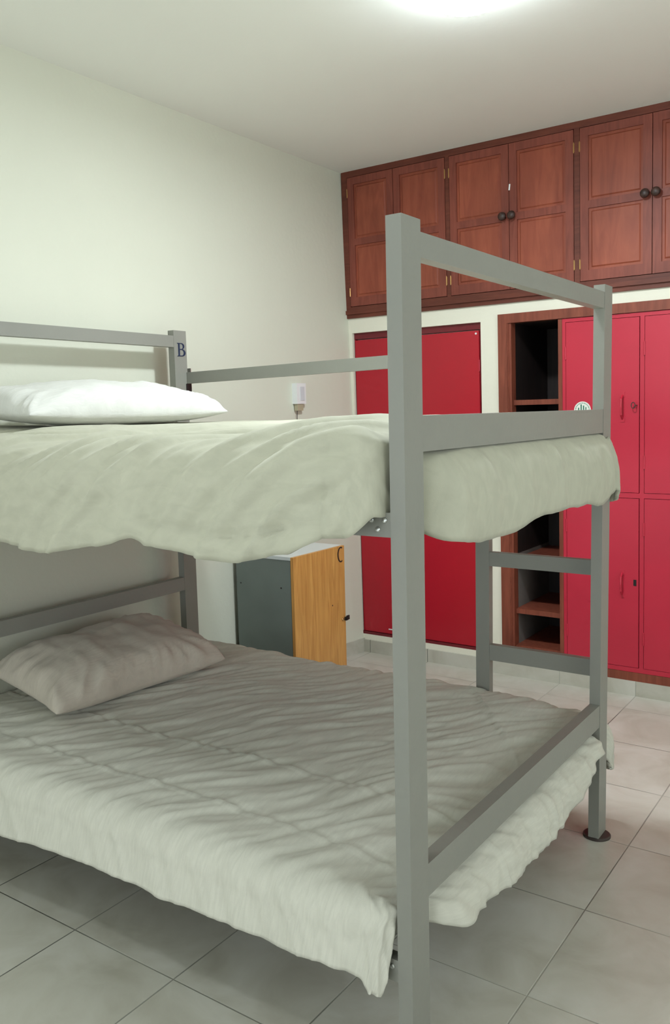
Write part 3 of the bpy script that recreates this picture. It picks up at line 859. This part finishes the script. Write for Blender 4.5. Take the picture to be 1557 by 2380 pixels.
obj('lock', lathe([(0.0085, 0), (0.0085, 0.003), (0.006, 0.006), (0.001, 0.007)], (0.3895, -0.656, 0.372), 'x', 18), M_BRASS, cd, smooth=True, label='small brass lock')
bm = boxes([(0.3900, 0.401, -0.640, -0.618, 0.363, 0.381), (0.398, 0.404, -0.634, -0.612, 0.366, 0.388)])
obj('latch', bm, M_BLACK, cd, bevel=0.002, label='black latch at the door edge')
obj('knot', lathe([(0.004, 0), (0.004, 0.0006)], (0.3895, -0.742, 0.462), 'x', 10), M_KNOB, cd)

# ------------------------------------------------------------------ socket and charger on the left wall
so = thing('wall_socket', 'white wall socket box on the cream wall above the upper bunk', 'socket', (0.0, -0.49, 1.53))
wx = 0.032*sstep(-0.75, 0.10, -0.49)*0.5
def wlean(y, z): return 0.0924*(1-z/HC)*sstep(-0.75, 0.10, y)
w0 = wlean(-0.49, 1.53) + 0.0005
bx = obj('housing', box(w0-0.012, w0+0.030, -0.528, -0.448, 1.482, 1.592), M_WHITEP, so, bevel=0.003)
bm = boxes([(w0+0.030, w0+0.0325, -0.500, -0.464, 1.500, 1.574)])
obj('switch_plate', bm, paint('pale_grey_plastic', (0.62, 0.65, 0.68), 0.4), so, bevel=0.001)
ch = thing('phone_charger', 'small beige plug-in charger with thin cable below the white wall socket', 'charger', (w0, -0.49, 1.46))
obj('body', box(w0+0.004, w0+0.026, -0.520, -0.470, 1.446, 1.4815), M_BEIGEP, ch, bevel=0.002)
bm = bmesh.new()
add_tube(bm, [(w0+0.016, -0.512, 1.450), (w0+0.014, -0.514, 1.38), (w0+0.010, -0.513, 1.25), (w0+0.010, -0.50, 1.00), (w0+0.014, -0.49, 0.80)], 0.0018, 6)
obj('cable', bm, M_BLACK, ch)

# ------------------------------------------------------------------ lamps
def ceiling_lamp(x, y, label, lm, watt):
    L = thing('ceiling_lamp', label, 'lamp', (x, y, HC), 'round ceiling lamps')
    obj('base', lathe([(0.132, 0), (0.134, -0.004), (0.134, -0.040), (0.128, -0.042), (0.120, -0.034)], (x, y, HC), 'z', 48), M_WHITEP, L, smooth=False)
    obj('diffuser', lathe([(0.127, -0.038), (0.130, -0.052), (0.122, -0.068), (0.095, -0.082), (0.05, -0.089), (0.001, -0.091)], (x, y, HC), 'z', 48, cap=True), lm, L, smooth=True, label='lit white diffuser')
    A = bpy.data.lights.new('lamp_light', 'AREA'); A.shape = 'DISK'; A.size = 0.20; A.energy = watt; A.color = (0.88, 0.955, 1.0)
    ao = bpy.data.objects.new('lamp_light', A); COL.objects.link(ao); ao.location = (x, y, HC-0.094); ao.parent = None
    return L
l1 = ceiling_lamp(1.57, -1.585, 'lit round ceiling lamp above the foot of the bunk bed', M_LAMP, 20.0)
l2 = ceiling_lamp(1.45, -3.75, 'lit round ceiling lamp nearer the camera, before the near side of the bunk bed', M_LAMP2, 3.2)
del l1['group'], l2['group']

# ------------------------------------------------------------------ world, camera, view
w = bpy.data.worlds.new('world'); SC.world = w; w.use_nodes = True
w.node_tree.nodes['Background'].inputs[0].default_value = (0.6, 0.7, 0.8, 1); w.node_tree.nodes['Background'].inputs[1].default_value = 0.3

yaw, pit, rol = radians(35.002572), radians(-6.627613), radians(-1.415629)
f = Vector((-sin(yaw)*cos(pit), cos(yaw)*cos(pit), sin(pit)))
rt = Vector((cos(yaw), sin(yaw), 0)); up = rt.cross(f)
r2 = rt*cos(rol) + up*sin(rol); u2 = -rt*sin(rol) + up*cos(rol)
cd_ = bpy.data.cameras.new('camera'); cam = bpy.data.objects.new('camera', cd_); COL.objects.link(cam)
Mx = Matrix((r2, u2, -f)).transposed().to_4x4(); Mx.translation = Vector((2.826775, -4.181088, 1.427519))
cam.matrix_world = Mx
cd_.sensor_fit = 'HORIZONTAL'; cd_.sensor_width = 36.0; cd_.lens = 1975.4486/1557*36.0
cd_.clip_start = 0.02
SC.camera = cam
SC.view_settings.view_transform = 'Standard'; SC.view_settings.look = 'None'
SC.view_settings.gamma = 1; SC.view_settings.use_curve_mapping = False
SC.view_settings.exposure = 0.70
SC.cycles.use_denoising = True
SC.cycles.use_adaptive_sampling = True; SC.cycles.adaptive_threshold = 0.04; SC.cycles.adaptive_min_samples = 12
SC.cycles.max_bounces = 6; SC.cycles.diffuse_bounces = 4; SC.cycles.glossy_bounces = 2
SC.cycles.sample_clamp_indirect = 10
